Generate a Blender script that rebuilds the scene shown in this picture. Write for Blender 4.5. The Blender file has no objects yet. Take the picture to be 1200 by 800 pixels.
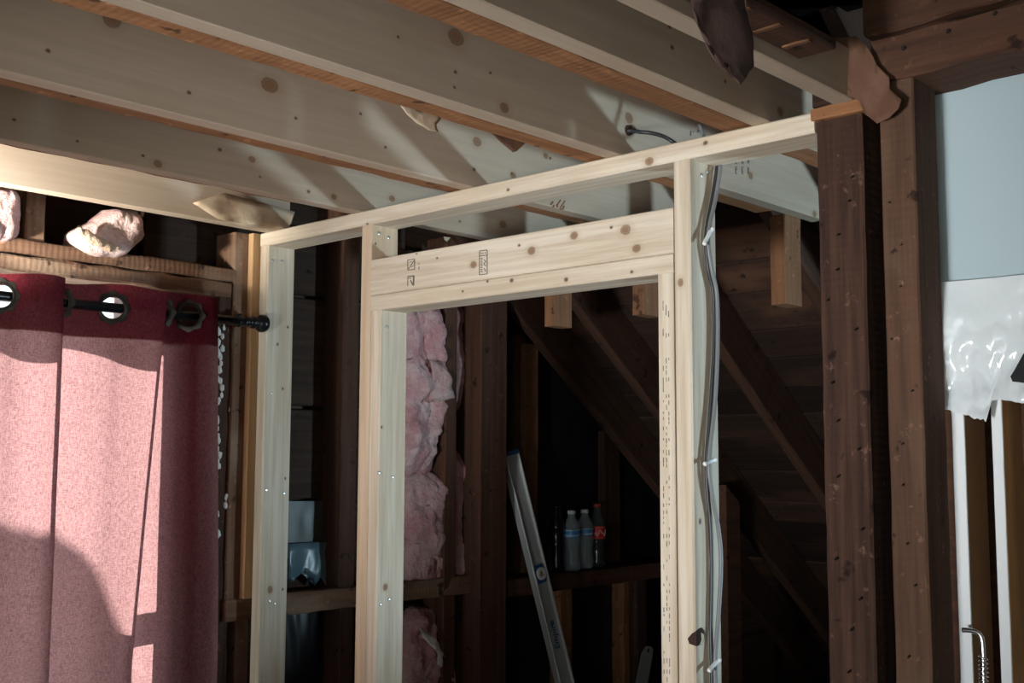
import bpy, bmesh, math, random
from mathutils import Vector, Matrix, noise as mnoise
random.seed(7)
SC = bpy.context.scene
COL = SC.collection

# ------------------------------------------------------------------ camera
F_PX, YAW, PITCH, ROLL = 1344.4, 0.7466, 0.1005, 0.0037
CH = 1.69                                   # eye height above the floor
fw = Vector((math.cos(YAW)*math.cos(PITCH), math.sin(YAW)*math.cos(PITCH), math.sin(PITCH)))
rt = fw.cross(Vector((0, 0, 1))).normalized(); up = rt.cross(fw)
rt, up = math.cos(ROLL)*rt + math.sin(ROLL)*up, -math.sin(ROLL)*rt + math.cos(ROLL)*up
cd = bpy.data.cameras.new('camera'); cam = bpy.data.objects.new('camera', cd); COL.objects.link(cam)
cd.sensor_width = 36; cd.lens = F_PX/1200*36; cd.clip_start = .02
cam.matrix_world = Matrix(((rt.x, up.x, -fw.x, 0), (rt.y, up.y, -fw.y, 0), (rt.z, up.z, -fw.z, CH), (0, 0, 0, 1)))
SC.camera = cam
# ------------------------------------------------------------------ world, sun, exposure
wd = bpy.data.worlds.new('overcast'); SC.world = wd; wd.use_nodes = True
bg = wd.node_tree.nodes['Background']; bg.inputs[0].default_value = (.80, .93, 1, 1); bg.inputs[1].default_value = 2.3
SUNV = Vector((.2, -1, -.8)).normalized()
sl = bpy.data.lights.new('sun', 'SUN'); sl.energy = 30; sl.angle = .009; sl.color = (1, .95, .88)
so = bpy.data.objects.new('sun', sl); COL.objects.link(so); so.location = (0, 8, 10)
so.rotation_euler = SUNV.to_track_quat('-Z', 'Y').to_euler()
SC.view_settings.view_transform = 'Standard'; SC.view_settings.look = 'None'
SC.view_settings.exposure = 0; SC.view_settings.gamma = 1
# the two windows let the sky in (portals only guide the sampling)
WX0, WX1, WZ0, WZ1 = .62, 1.535, CH-.95, CH+.475          # gable window opening
BW = (-1.9, .5, .75, 2.05)                                # back window: y0 y1 z0 z1
def portal(name, loc, rot, sx, sy):
    l = bpy.data.lights.new(name, 'AREA'); l.shape = 'RECTANGLE'; l.size = sx; l.size_y = sy; l.energy = 1
    l.cycles.is_portal = True
    o = bpy.data.objects.new(name, l); COL.objects.link(o); o.location = loc; o.rotation_euler = rot
portal('portal_gable', ((WX0+WX1)/2, 2.86, (WZ0+WZ1)/2), (-math.pi/2, 0, 0), WX1-WX0, WZ1-WZ0)
portal('portal_back', (-2.68, (BW[0]+BW[1])/2, (BW[2]+BW[3])/2), (0, -math.pi/2, 0), BW[3]-BW[2], BW[1]-BW[0])

# ------------------------------------------------------------------ pixel helpers (1200x800 photo)
def ray(px, py): return fw + (px-600)/F_PX*rt - (py-400)/F_PX*up
def oY(px, py, Y): d = ray(px, py); d = d*(Y/d.y); return Vector((d.x, d.y, d.z+CH))
def oX(px, py, X): d = ray(px, py); d = d*(X/d.x); return Vector((d.x, d.y, d.z+CH))
# ------------------------------------------------------------------ object helpers
WM = {}
def link(o, M, parent=None):
    COL.objects.link(o); WM[o.name] = M.copy()
    if parent is not None:
        o.parent = parent; o.matrix_parent_inverse = WM[parent.name].inverted()
    o.matrix_basis = M
    return o
def tag(o, label=None, cat=None, group=None, kind=None):
    if label: o['label'] = label
    if cat: o['category'] = cat
    if group: o['group'] = group
    if kind: o['kind'] = kind
    return o
def empty(name, loc, **k):
    o = bpy.data.objects.new(name, None); o.empty_display_size = .05
    link(o, Matrix.Translation(Vector(loc))); return tag(o, **k)
def meshobj(name, bm, mat, parent=None, M=None, smooth=False):
    me = bpy.data.meshes.new(name); bm.normal_update(); bm.to_mesh(me); bm.free()
    if smooth:
        for p in me.polygons: p.use_smooth = True
    if mat: me.materials.append(mat)
    return link(bpy.data.objects.new(name, me), M or Matrix.Identity(4), parent)
def beam_bm(L, a, b, jit=0, ch=.0015, seg=None, seed=0, bow=0):
    """timber along local X, section a (local Y) x b (local Z), chamfered, with waney jitter"""
    bm = bmesh.new(); r = random.Random(seed)
    n = seg or (max(2, int(L/.05)) if jit else 1)
    sec = [(-a/2+ch, -b/2), (a/2-ch, -b/2), (a/2, -b/2+ch), (a/2, b/2-ch), (a/2-ch, b/2), (-a/2+ch, b/2), (-a/2, b/2-ch), (-a/2, -b/2+ch)]
    rings = []
    for i in range(n+1):
        x = -L/2+L*i/n; ring = []
        wob = bow*math.sin(math.pi*i/n)
        e = [r.uniform(-jit, jit) for _ in range(4)]
        for k, (y, z) in enumerate(sec):
            q = e[(k//2) % 4]
            ring.append(bm.verts.new((x, y+wob+(q if k in (2, 3, 6, 7) else q*.4), z+(q if k in (0, 1, 4, 5) else q*.4))))
        rings.append(ring)
    for i in range(n):
        for k in range(8):
            bm.faces.new((rings[i][k], rings[i][(k+1) % 8], rings[i+1][(k+1) % 8], rings[i+1][k]))
    bm.faces.new(rings[0]); bm.faces.new(rings[-1][::-1])
    bmesh.ops.recalc_face_normals(bm, faces=bm.faces)
    return bm
AX = {'X': Matrix.Identity(3), 'Y': Matrix(((0, -1, 0), (1, 0, 0), (0, 0, 1))), 'Z': Matrix(((0, 0, -1), (0, 1, 0), (1, 0, 0)))}
SEED = [0]
def lumber(name, xr, yr, zr, axis, mat, parent=None, **k):
    c = Vector(((xr[0]+xr[1])/2, (yr[0]+yr[1])/2, (zr[0]+zr[1])/2))
    dx, dy, dz = xr[1]-xr[0], yr[1]-yr[0], zr[1]-zr[0]
    L, a, b = {'X': (dx, dy, dz), 'Y': (dy, dx, dz), 'Z': (dz, dy, dx)}[axis]
    SEED[0] += 1
    M = Matrix.Translation(c) @ AX[axis].to_4x4()
    kn = k.pop('knots', None)
    if kn is not None:
        inv = M.inverted(); mat = mat([(inv @ Vector(p), r) for p, r in kn])
    return meshobj(name, beam_bm(L, a, b, seed=SEED[0], **k), mat, parent, M)
def prism(name, pts, axis, a0, a1, mat, parent=None):
    """pts in the plane across the axis ('Y': (x,z), 'X': (y,z), 'Z': (x,y))"""
    bm = bmesh.new()
    def P(q, a): return {'Y': (q[0], a, q[1]), 'X': (a, q[0], q[1]), 'Z': (q[0], q[1], a)}[axis]
    v0 = [bm.verts.new(P(q, a0)) for q in pts]; v1 = [bm.verts.new(P(q, a1)) for q in pts]
    bm.faces.new(v0); bm.faces.new(v1[::-1])
    for i in range(len(pts)):
        j = (i+1) % len(pts); bm.faces.new((v0[i], v0[j], v1[j], v1[i]))
    bmesh.ops.recalc_face_normals(bm, faces=bm.faces)
    return meshobj(name, bm, mat, parent)
def tube_bm(pts, r, n=8, bm=None, cap=True, smooth=None):
    bm = bm or bmesh.new(); pts = [Vector(p) for p in pts]; prev = None; rings = []
    for i, p in enumerate(pts):
        t = (pts[min(i+1, len(pts)-1)]-pts[max(i-1, 0)]).normalized()
        if prev is None:
            u = t.orthogonal().normalized()
        else:
            u = (prev-t*prev.dot(t)).normalized()
        prev = u; v = t.cross(u); rr = r[i] if isinstance(r, (list, tuple)) else r
        rings.append([bm.verts.new(p+rr*(math.cos(2*math.pi*k/n)*u+math.sin(2*math.pi*k/n)*v)) for k in range(n)])
    for i in range(len(rings)-1):
        for k in range(n):
            bm.faces.new((rings[i][k], rings[i][(k+1) % n], rings[i+1][(k+1) % n], rings[i+1][k]))
    if cap: bm.faces.new(rings[0][::-1]); bm.faces.new(rings[-1])
    return bm
def lathe_bm(prof, n=20, cap=True):
    bm = bmesh.new(); rings = [[bm.verts.new((r*math.cos(2*math.pi*k/n), r*math.sin(2*math.pi*k/n), z)) for k in range(n)] for r, z in prof]
    for i in range(len(rings)-1):
        for k in range(n): bm.faces.new((rings[i][k], rings[i][(k+1) % n], rings[i+1][(k+1) % n], rings[i+1][k]))
    if cap: bm.faces.new(rings[0][::-1]); bm.faces.new(rings[-1])
    return bm
def spline(pts, n=8):
    out = []
    for i in range(len(pts)-1):
        p0, p1, p2, p3 = (Vector(pts[max(i-1, 0)]), Vector(pts[i]), Vector(pts[i+1]), Vector(pts[min(i+2, len(pts)-1)]))
        for k in range(n):
            t = k/n
            out.append(.5*((2*p1)+(-p0+p2)*t+(2*p0-5*p1+4*p2-p3)*t*t+(-p0+3*p1-3*p2+p3)*t**3))
    out.append(Vector(pts[-1])); return out
def solid(o, t, off=0):
    m = o.modifiers.new('thickness', 'SOLIDIFY'); m.thickness = t; m.offset = off; return o
# ------------------------------------------------------------------ materials
class NT:
    def __init__(s, name):
        s.m = bpy.data.materials.new(name); s.m.use_nodes = True; s.t = s.m.node_tree
        s.b = s.t.nodes['Principled BSDF']; s.out = s.t.nodes['Material Output']
    def n(s, typ, ins=None, **kw):
        nd = s.t.nodes.new(typ)
        for k, v in kw.items(): setattr(nd, k, v)
        for k, v in (ins or {}).items(): s.set(nd.inputs[k], v)
        return nd
    def set(s, sock, v):
        if isinstance(v, bpy.types.NodeSocket): s.t.links.new(v, sock)
        elif hasattr(v, 'outputs'): s.t.links.new(v.outputs[0], sock)
        else: sock.default_value = v
    def math(s, op, a, b=0., clamp=False):
        return s.n('ShaderNodeMath', {0: a, 1: b}, operation=op, use_clamp=clamp)
    def mix(s, f, a, b):
        nd = s.n('ShaderNodeMix', data_type='RGBA'); s.set(nd.inputs[0], f)
        s.set(nd.inputs[6], a if not isinstance(a, tuple) else (*a, 1)); s.set(nd.inputs[7], b if not isinstance(b, tuple) else (*b, 1))
        return nd.outputs[2]
    def ramp(s, f, a, b):
        return s.n('ShaderNodeMapRange', {0: f, 1: a, 2: b}, interpolation_type='SMOOTHSTEP')
    def noise(s, vec, scale, detail=4, rough=.6):
        return s.n('ShaderNodeTexNoise', {'Vector': vec, 'Scale': scale, 'Detail': detail, 'Roughness': rough})
    def coords(s, stretch=(1, 1, 1), rnd=True):
        tc = s.n('ShaderNodeTexCoord'); oi = s.n('ShaderNodeObjectInfo'); v = tc.outputs['Object']
        if rnd:
            k = s.math('MULTIPLY', oi.outputs['Random'], 37.)
            v = s.n('ShaderNodeVectorMath', {0: v, 1: s.n('ShaderNodeCombineXYZ', {0: k, 1: k, 2: k})}, operation='ADD')
        v = s.n('ShaderNodeVectorMath', {0: v, 1: stretch}, operation='MULTIPLY')
        return v.outputs[0], tc.outputs['Object'], oi.outputs['Random']
    def bump(s, h, st, dist=.002):
        s.set(s.b.inputs['Normal'], s.n('ShaderNodeBump', {'Height': h, 'Strength': st, 'Distance': dist}))
def rgb(c): return (*c, 1)
def plain(name, c, rough=.6, metal=0, **kw):
    t = NT(name); t.b.inputs['Base Color'].default_value = rgb(c); t.b.inputs['Roughness'].default_value = rough; t.b.inputs['Metallic'].default_value = metal
    for k, v in kw.items(): t.b.inputs[k.replace('_', ' ')].default_value = v
    return t.m
def wood(name, light, dark, grain=.5, rough=.75, knots=None, blotch=.35, blotch_col=None, bump=.25, marks=0., vary=.12, fine=1.):
    t = NT(name)
    g, raw, rnd = t.coords((1.1*fine, 26*fine, 26*fine))
    n1 = t.noise(g, 2.2, 6, .65)
    f = t.ramp(n1.outputs[0], .30, .72)
    col = t.mix(f, dark, light)
    col = t.mix(1-grain, col, light) if grain < 1 else col
    b0, _, _ = t.coords((2.2, 5, 5))
    n2 = t.noise(b0, 1.6, 3, .5)
    bc = blotch_col or tuple(.62*x for x in light)
    col = t.mix(t.math('MULTIPLY', t.ramp(n2.outputs[0], .48, .72), blotch), col, bc)
    h = n1.outputs[0]
    if marks:                                  # saw marks, nail holes, scuffs
        w0, _, _ = t.coords((1, 1, 1))
        w = t.n('ShaderNodeTexWave', {'Vector': w0, 'Scale': 22., 'Distortion': 2.5, 'Detail': 2.}, bands_direction='X')
        n3 = t.noise(w0, 34, 4, .7)
        sc = t.ramp(n3.outputs[0], .60, .72)
        col = t.mix(t.math('MULTIPLY', sc, marks), col, tuple(min(1, 2.4*x+.03) for x in light))
        pit = t.ramp(t.noise(w0, 21, 3, .6).outputs[0], .36, .29)
        col = t.mix(t.math('MULTIPLY', pit, .8), col, tuple(.25*x for x in dark))
        h = t.math('ADD', h, t.math('ADD', t.math('MULTIPLY', w.outputs['Fac'], .25), t.math('MULTIPLY', n3.outputs[0], .6)))
    for p, r in (knots or []):
        pin = r < .0095; r = r*(.5 if pin else .62)
        d = t.n('ShaderNodeVectorMath', {0: raw, 1: tuple(p)}, operation='SUBTRACT')
        wob = t.n('ShaderNodeVectorMath', {0: t.noise(raw, 60, 2).outputs['Color'], 1: (r*.5, r*.5, r*.5)}, operation='MULTIPLY')
        d = t.n('ShaderNodeVectorMath', {0: d, 1: wob}, operation='ADD')
        d = t.n('ShaderNodeVectorMath', {0: d, 1: (.8/r, 1/r, 1/r)}, operation='MULTIPLY')
        ln = t.n('ShaderNodeVectorMath', {0: d}, operation='LENGTH').outputs['Value']
        halo = t.math('MULTIPLY', t.ramp(ln, 2.8, .9), .28)
        core = t.math('MULTIPLY', t.ramp(ln, 1.2, .6), .85)
        ring = t.math('MULTIPLY', t.math('MULTIPLY', t.ramp(ln, .75, .98), t.ramp(ln, 1.3, 1.0)), .5)
        if pin: halo = t.math('MULTIPLY', halo, .5)
        col = t.mix(halo, col, (.36, .22, .11)); col = t.mix(core, col, (.07, .035, .02) if pin else (.23, .115, .055)); col = t.mix(ring, col, (.07, .035, .02))
    var = t.n('ShaderNodeMapRange', {0: rnd, 3: 1-vary, 4: 1+vary})
    col2 = t.n('ShaderNodeVectorMath', {0: col, 1: t.n('ShaderNodeCombineXYZ', {0: var, 1: var, 2: var})}, operation='MULTIPLY')
    t.set(t.b.inputs['Base Color'], col2); t.b.inputs['Roughness'].default_value = rough
    t.b.inputs['Specular IOR Level'].default_value = .25
    t.bump(h, bump); return t.m
NWL, NWD = (.72, .635, .51), (.47, .35, .23)
def new_wood(knots=None): return wood('new_pine', NWL, NWD, .75, .7, knots, .25, (.60, .50, .36), .12, vary=.05)
M_new = new_wood()
def warm_lit_wood(knots=None): return wood('warm_lit_pine', (.66, .52, .37), (.48, .33, .20), .65, .7, knots, .25, (.56, .42, .28), .12, vary=.05)  # same new pine, with warmer light on the left king stud put into its colour
JL, JD = (.49, .395, .30), (.36, .27, .195)
def joist_wood(knots=None): return wood('whitewashed_pine', JL, JD, .4, .75, knots, .45, (.40, .29, .20), .12, vary=.05)
M_tan = wood('tan_pine', (.58, .38, .20), (.42, .24, .11), .6, .7)
M_old = wood('old_brown_wood', (.092, .041, .023), (.040, .019, .012), .8, .8, None, .5, (.07, .035, .02), .5, .25, .25)
M_oldj = wood('old_orange_wood', (.36, .17, .075), (.20, .085, .038), .8, .85, None, .4, (.16, .07, .03), .6, .35, .15)
M_rough = wood('rough_grey_brown_wood', (.082, .040, .025), (.030, .014, .010), 1., .9, None, .5, (.05, .026, .018), 1., .55, .1)
M_dark = wood('dark_stained_wood', (.085, .05, .034), (.035, .02, .014), .8, .85, None, .5, (.05, .032, .022), .5, .12, .35)
M_roof = wood('roof_board_wood', (.036, .018, .011), (.015, .008, .006), .8, .85, None, .6, (.085, .042, .023), .5, .2, .55)
M_dusty = wood('dusty_brown_wood', (.21, .115, .068), (.10, .05, .03), .8, .9, None, .5, (.36, .26, .18), .8, .6, .1)
M_postb = wood('old_post_wood', (.115, .060, .036), (.055, .028, .018), .8, .9, None, .5, (.15, .095, .06), .8, .5, .1)
M_raft = wood('rafter_wood', (.058, .026, .015), (.026, .013, .008), .8, .85, None, .5, (.04, .02, .013), .5, .2, .25)
M_stub = wood('stub_wood', (.24, .115, .055), (.13, .06, .03), .8, .85, None, .4, (.12, .055, .03), .6, .3, .1)
M_attic_dark = plain('attic_darkness', (.006, .005, .004), 1, 0, Specular_IOR_Level=0.)  # near-black colour standing in for the unlit attic
M_floor = wood('floor_wood', (.46, .33, .21), (.30, .20, .12), .6, .6)
M_drywall = plain('plaster_paint', (.62, .60, .56), .9)
M_white = plain('white_paint', (.82, .84, .84), .45)
M_black = plain('black_metal', (.012, .012, .013), .3, .4)
M_bronze = plain('dark_bronze', (.04, .034, .028), .45, .7)
M_alu = plain('brushed_aluminium', (.52, .55, .54), .45, .35)
M_blue = plain('blue_plastic', (.03, .10, .26), .4)
M_wplast = plain('white_plastic', (.80, .80, .78), .4)
M_cable = plain('grey_cable', (.17, .17, .17), .45)
M_bcable = plain('black_cable', (.03, .03, .032), .45)
M_ink = plain('black_ink', (.13, .11, .09), .9)
M_steel = plain('steel_screw', (.62, .62, .58), .35, .9)
M_chrome = plain('chrome', (.75, .76, .76), .22, 1)
M_plaster = plain('crumbly_plaster', (.72, .70, .66), .95)

# ------------------------------------------------------------------ the shell
ZR = lambda x: CH+2.635-.75*x               # rafter underside of the roof slope
GY = 2.66                                   # room face of the gable studs
ZP = CH+.610; XP = 1.813                    # top of the plate, front of the partition
lumber('floor', (-2.6, 6.1), (-2.8, 2.8), (-.05, 0), 'X', M_floor); tag(bpy.data.objects['floor'], kind='structure')
g = empty('wall_gable', (1.5, 2.8, 0), kind='structure')
RF = lambda x: CH+2.82-.75*x if x > -.2 else CH+2.97-.75*(-.2-x)
prism('siding', [(-2.6, -3), (WX0, -3), (WX0, RF(WX0)), (-.2, RF(-.2)), (-2.6, RF(-2.6))], 'Y', 2.80, 2.84, M_dark, g)
prism('siding', [(WX1, -3), (6.0, -3), (6.0, RF(6.0)), (WX1, RF(WX1))], 'Y', 2.80, 2.84, M_dark, g)
prism('siding', [(WX0, WZ1), (WX1, WZ1), (WX1, RF(WX1)), (WX0, RF(WX0))], 'Y', 2.80, 2.84, M_dark, g)
prism('siding', [(WX0, -3), (WX1, -3), (WX1, WZ0), (WX0, WZ0)], 'Y', 2.80, 2.84, M_dark, g)
# wide sheathing planks behind the studs, seams where the photograph shows them
seams = [CH-1.69, CH-1.38, CH-1.08, CH-.78, CH-.46, oY(370, 586, 2.76).z, oY(370, 478, 2.76).z, oY(370, 349, 2.76).z, ZP+.07, ZP+.38, ZP+.7]
for z0, z1 in zip(seams[:-1], seams[1:]):
    xe = min((CH+2.80-z1)/.75, 5.6); spans = [(-2.55, xe)]
    if z1 > WZ0-.02 and z0 < WZ1+.02: spans = [(-2.55, WX0-.01), (WX1+.01, xe)]
    for a, b in spans: lumber('plank', (a, b), (2.765, 2.79), (z0+.006, z1-.006), 'X', M_dark, g, ch=.003)
w = empty('wall_back', (-2.65, 0, 0), kind='structure')
for nm, yr, zr in (('panel', (-2.8, BW[0]), (0, 3)), ('panel', (BW[1], 2.8), (0, 3)), ('panel', BW[:2], (0, BW[2])), ('panel', BW[:2], (BW[3], 3))):
    lumber(nm, (-2.66, -2.6), yr, zr, 'Y', M_drywall, w, ch=.001)
lumber('wall_right', (-2.6, 6.1), (-2.86, -2.8), (0, 5), 'X', M_drywall); tag(bpy.data.objects['wall_right'], kind='structure')
w = empty('window_2', (-2.63, -.7, BW[2]), kind='structure')
lumber('window_frame', (-2.66, -2.58), (BW[0]-.06, BW[0]), (BW[2]-.06, BW[3]+.06), 'Z', M_white, w); lumber('window_frame', (-2.66, -2.58), (BW[1], BW[1]+.06), (BW[2]-.06, BW[3]+.06), 'Z', M_white, w)
lumber('window_frame', (-2.66, -2.58), BW[:2], (BW[3], BW[3]+.06), 'Y', M_white, w); lumber('window_sill', (-2.66, -2.54), BW[:2], (BW[2]-.04, BW[2]), 'Y', M_white, w)
lumber('sash_bar', (-2.645, -2.615), (-.72, -.68), (BW[2], BW[3]), 'Z', M_white, w)
# roof: boards over the rafters on the slope seen through the partition, plain slabs elsewhere
rf = empty('roof_slope', (4, 0, CH), kind='structure')
th = math.atan(.75); sx, sz = math.cos(th), -math.sin(th)
def slope_M(x, y, off):                     # local X down the slope, Z = outward normal
    R = Matrix(((math.cos(th), 0, math.sin(th)), (0, 1, 0), (-math.sin(th), 0, math.cos(th)))).to_4x4()
    return Matrix.Translation(Vector((x, y, ZR(x)))) @ R @ Matrix.Translation(Vector((0, 0, off)))
k = 0; x = 2.25
while x < 5.9:
    wd_ = random.choice((.135, .15, .17, .20))
    xm = x+wd_/2*sx
    M = slope_M(xm, 0, .144+.011) @ AX['Y'].to_4x4()
    SEED[0] += 1
    meshobj('plank', beam_bm(5.56, wd_-.006, .022, .0012, .002, 24, SEED[0]), M_roof, rf, M)
    x += wd_*sx
for y in (2.62, 2.35, 1.93, 1.52, 1.11, .29, -.12, -.53, -.94, -1.35, -1.76, -2.17, -2.58):
    L = (5.9-2.0)/sx; M = slope_M(3.95, y+.021, .072); SEED[0] += 1
    meshobj('rafter', beam_bm(L, .042, .143, .002, .003, 60, SEED[0]), M_raft, rf, M)
prism('upper_boards', [(-.2, RF(-.2)), (2.3, RF(2.3)), (2.3, RF(2.3)+.03), (-.2, RF(-.2)+.03)], 'Y', -2.8, 2.84, M_dark, rf)
prism('underlay', [(2.25, CH+2.846-.75*2.25), (6.1, CH+2.846-.75*6.1), (6.1, CH+2.88-.75*6.1), (2.25, CH+2.88-.75*2.25)], 'Y', -2.86, 2.84, M_dark, rf)
tag(prism('roof_far_slope', [(-.2, RF(-.2)), (-2.75, RF(-2.75)), (-2.75, RF(-2.75)+.03), (-.2, RF(-.2)+.03)], 'Y', -2.86, 2.84, M_dark), kind='structure')
# boards laid over the joists; over the bay by the old post, added black boards stand for the dark attic
ce = empty('ceiling', (0, 2, ZP+.2), kind='structure')
x = -2.55; 
while x < 2.45:
    lumber('ceiling_board', (x, x+.19), (1.04, 2.76), (ZP+.192, ZP+.212), 'Y', M_old, ce, ch=.002); x += .195
for i in range(12): lumber('darkness_board', (0+i*.19, .185+i*.19), (-.3, 1.2), (ZP+.36, ZP+.38), 'Y', M_attic_dark, ce, ch=.002)  # black lid added so the void above reads as unlit
lumber('darkness_board', (2.262, 2.28), (-.3, 1.03), (ZP+.10, ZP+.358), 'Y', M_attic_dark, ce, ch=.002)  # added black end piece, hides the lit roof planks beyond
lumber('ceiling_board', (-2.55, 1.3), (-2.8, .76), (ZP+.192, ZP+.212), 'X', M_drywall, ce, ch=.002)

# ------------------------------------------------------------------ gable framing
def gst(p0, p1, y0, y1, z0, z1, mat=None, name='stud', yref=540, **k):
    a = oY(p0, yref, y0).x; b = oY(p1, yref, y0).x
    return lumber(name, (a, b), (y0, y1), (z0, z1), 'Z', mat or M_old, g, jit=.001, ch=.003, **k)
RZ = CH-.378                                # top of the horizontal rail, left bays
hz = oY(0, 276, GY).z
lumber('header_board', (-.6, oY(277, 320, 2.655).x), (2.655, 2.75), (CH+.472, CH+.508), 'X', M_dusty, g, jit=.0022, ch=.004)
lumber('header_board', (-.6, oY(272, 330, 2.65).x), (2.65, 2.75), (CH+.43, CH+.468), 'X', M_dusty, g, jit=.003, ch=.006)
gst(31, 53, 2.668, 2.75, CH+.508, ZP+.19, M_dusty, yref=260)
gst(275, 295, 2.655, 2.75, RZ, ZP+.0, M_dusty, yref=310)
lumber('furring_strip', (oY(294, 310, 2.64).x, oY(304, 310, 2.64).x+.012), (2.632, 2.654), (RZ, ZP), 'Z', M_tan, g)
lumber('lath_board', (oY(252, 520, 2.665).x, oY(272, 520, 2.665).x), (2.665, 2.72), (0, CH+.43), 'Z', M_rough, g, jit=.003)
gst(276, 291, 2.67, 2.75, 0, RZ-.06, M_dusty, yref=760)
gst(402, 420, 2.67, 2.76, RZ-.02, ZP+.19, M_old, yref=420)
gst(398, 414, 2.675, 2.76, 0, RZ-.055, M_old, yref=760)
gst(521, 535, 2.645, 2.74, 0, ZP+.1, M_old, yref=540)
gst(545, 558, 2.69, 2.76, 0, ZP+.1, M_dark)
gst(540, 548, 2.70, 2.76, 0, RZ-.05, M_tan, yref=760)
big = gst(563, 594, 2.60, 2.74, 0, ZP+.05, M_old, name='post', yref=540)
gst(603, 616, 2.72, 2.78, RZ-.02, CH+.43, M_old, yref=480); gst(615, 631, 2.70, 2.78, RZ-.02, CH+.40, M_stub, yref=480)
gst(708, 727, 2.725, 2.79, RZ-.02, oY(715, 505, 2.73).z, M_old, yref=600)
gst(657, 671, 2.70, 2.78, 0, RZ-.07, M_oldj, yref=720); gst(731, 742, 2.70, 2.78, 0, RZ-.08, M_oldj, yref=740); gst(747, 758, 2.66, 2.72, 0, RZ-.08, M_rough, yref=740)
lumber('rail', (oY(264, 710, 2.65).x, oY(563, 690, 2.65).x), (2.645, 2.69), (RZ-.058, RZ), 'X', M_dusty, g, jit=.002, ch=.003)
lumber('rail', (oY(594, 690, 2.64).x, oY(800, 665, 2.64).x), (2.635, 2.72), (CH-.462, CH-.405), 'X', M_old, g, jit=.002, ch=.003)
# crumbs of old plaster along the cut lath beside the curtain
for i in range(70):
    z = CH+.36-i*.0137+random.uniform(-.006, .006); r = random.uniform(.006, .012)
    bm = bmesh.new(); bmesh.ops.create_icosphere(bm, subdivisions=1, radius=r)
    for v in bm.verts: v.co = Vector((v.co.x*.7, v.co.y*.5, v.co.z*1.2))*random.uniform(.75, 1.25)
    px = oY(254+random.uniform(-3, 4)+(13 if i in (17, 34, 36) else 0), 560, 2.66).x
    meshobj('plaster_chunk', bm, M_plaster, g, Matrix.Translation(Vector((px, 2.661, z))))

# window behind the curtain
wn = empty('window_1', ((WX0+WX1)/2, 2.8, WZ0), kind='structure')
def gl():
    t = NT('window_glass'); t.t.nodes.remove(t.b)
    tr = t.n('ShaderNodeBsdfTransparent', {'Color': (.95, .97, .97, 1)}); gy = t.n('ShaderNodeBsdfGlossy', {'Roughness': .02})
    mx = t.n('ShaderNodeMixShader', {0: .06, 1: tr, 2: gy}); t.set(t.out.inputs[0], mx); return t.m
M_glass = gl()
lumber('window_frame', (WX0, WX0+.03), (2.72, 2.84), (WZ0, WZ1), 'Z', M_white, wn); lumber('window_frame', (WX1-.03, WX1), (2.72, 2.84), (WZ0, WZ1), 'Z', M_white, wn)
lumber('window_frame', (WX0, WX1), (2.74, 2.84), (WZ1-.02, WZ1), 'X', M_white, wn); lumber('window_sill', (WX0-.03, WX1+.03), (2.68, 2.86), (WZ0-.03, WZ0), 'X', M_white, wn)
mz = oY(168, 740, 2.59).z+.8*.2
for za, zb, yy in ((WZ0, mz+.02, 2.765), (mz-.02, WZ1-.02, 2.79)):
    s = lumber('sash', (WX0+.03, WX0+.07), (yy, yy+.024), (za, zb), 'Z', M_white, wn); lumber('sash', (WX1-.055, WX1-.03), (yy, yy+.024), (za, zb), 'Z', M_white, wn)
    lumber('sash', (WX0+.07, WX1-.055), (yy, yy+.024), (zb-.035, zb), 'X', M_white, wn); lumber('sash', (WX0+.07, WX1-.055), (yy, yy+.024), (za, za+.035), 'X', M_white, wn)
    lumber('pane', (WX0+.07, WX1-.055), (yy+.010, yy+.014), (za+.035, zb-.035), 'X', M_glass, wn, ch=.0005)
M_ground = plain('pale_ground', (.55, .55, .53), .9)
tag(prism('ground', [(-30, -30), (40, -30), (40, 40), (-30, 40)], 'Z', -3.3, -3.0, M_ground), kind='structure')

# ------------------------------------------------------------------ ceiling joists: new white ones, old brown ones beside them
YJ = {'F': .871, 'E': 1.043, 'A': 1.386, 'B': 1.805, 'C': 2.200, 'D': 2.568}
JK = {'F': [], 'E': [((785, 30), .008), ((915, 130), .012), ((850, 95), .006), ((788, 55), .008)],
      'A': [((592, 125), .014), ((534, 84), .006), ((575, 85), .005), ((738, 137), .016), ((533, 102), .005), ((536, 42), .022), ((467, 43), .005), ((880, 205), .012), ((955, 250), .012)],
      'B': [((318, 98), .022), ((222, 108), .007), ((347, 138), .006), ((57, 59), .007), ((452, 172), .006), ((423, 133), .006), ((602, 205), .012), ((560, 165), .016), ((556, 198), .008), ((640, 182), .01), ((645, 185), .007), ((133, 22), .02), ((600, 203), .006)],
      'C': [((186, 191), .012), ((168, 182), .006), ((296, 186), .011), ((258, 175), .008), ((17, 140), .006), ((91, 165), .005), ((305, 207), .005), ((362, 224), .008), ((460, 232), .012), ((392, 230), .01), ((590, 262), .016), ((539, 259), .006)],
      'D': []}
LBJ = {'F': 'new pale ceiling joist beside the old post, partly covered by a torn dark flap',
       'E': 'new pale ceiling joist ending over the plate behind the torn dark flap',
       'A': 'new pale ceiling joist with a black cable coming out of a drilled hole',
       'B': 'new pale ceiling joist with one big dark knot, between cable joist and insulation side',
       'C': 'new pale ceiling joist with a small round knot, next to the one above the curtain',
       'D': 'new ceiling joist brightly lit along its bottom, right above the curtain wall'}
for k, y in YJ.items():
    kn = [(oY(px, py, y), r) for (px, py), r in JK[k]]
    x1 = {'D': 1.87, 'F': 1.80}.get(k, 2.68)
    o = lumber('ceiling_joist', (-2.55, x1), (y, y+.038), (ZP, ZP+(.09 if k == 'F' else .185)), 'X', joist_wood, knots=kn, ch=.002)
    tag(o, LBJ[k], 'joist', 'new ceiling joists')
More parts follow.
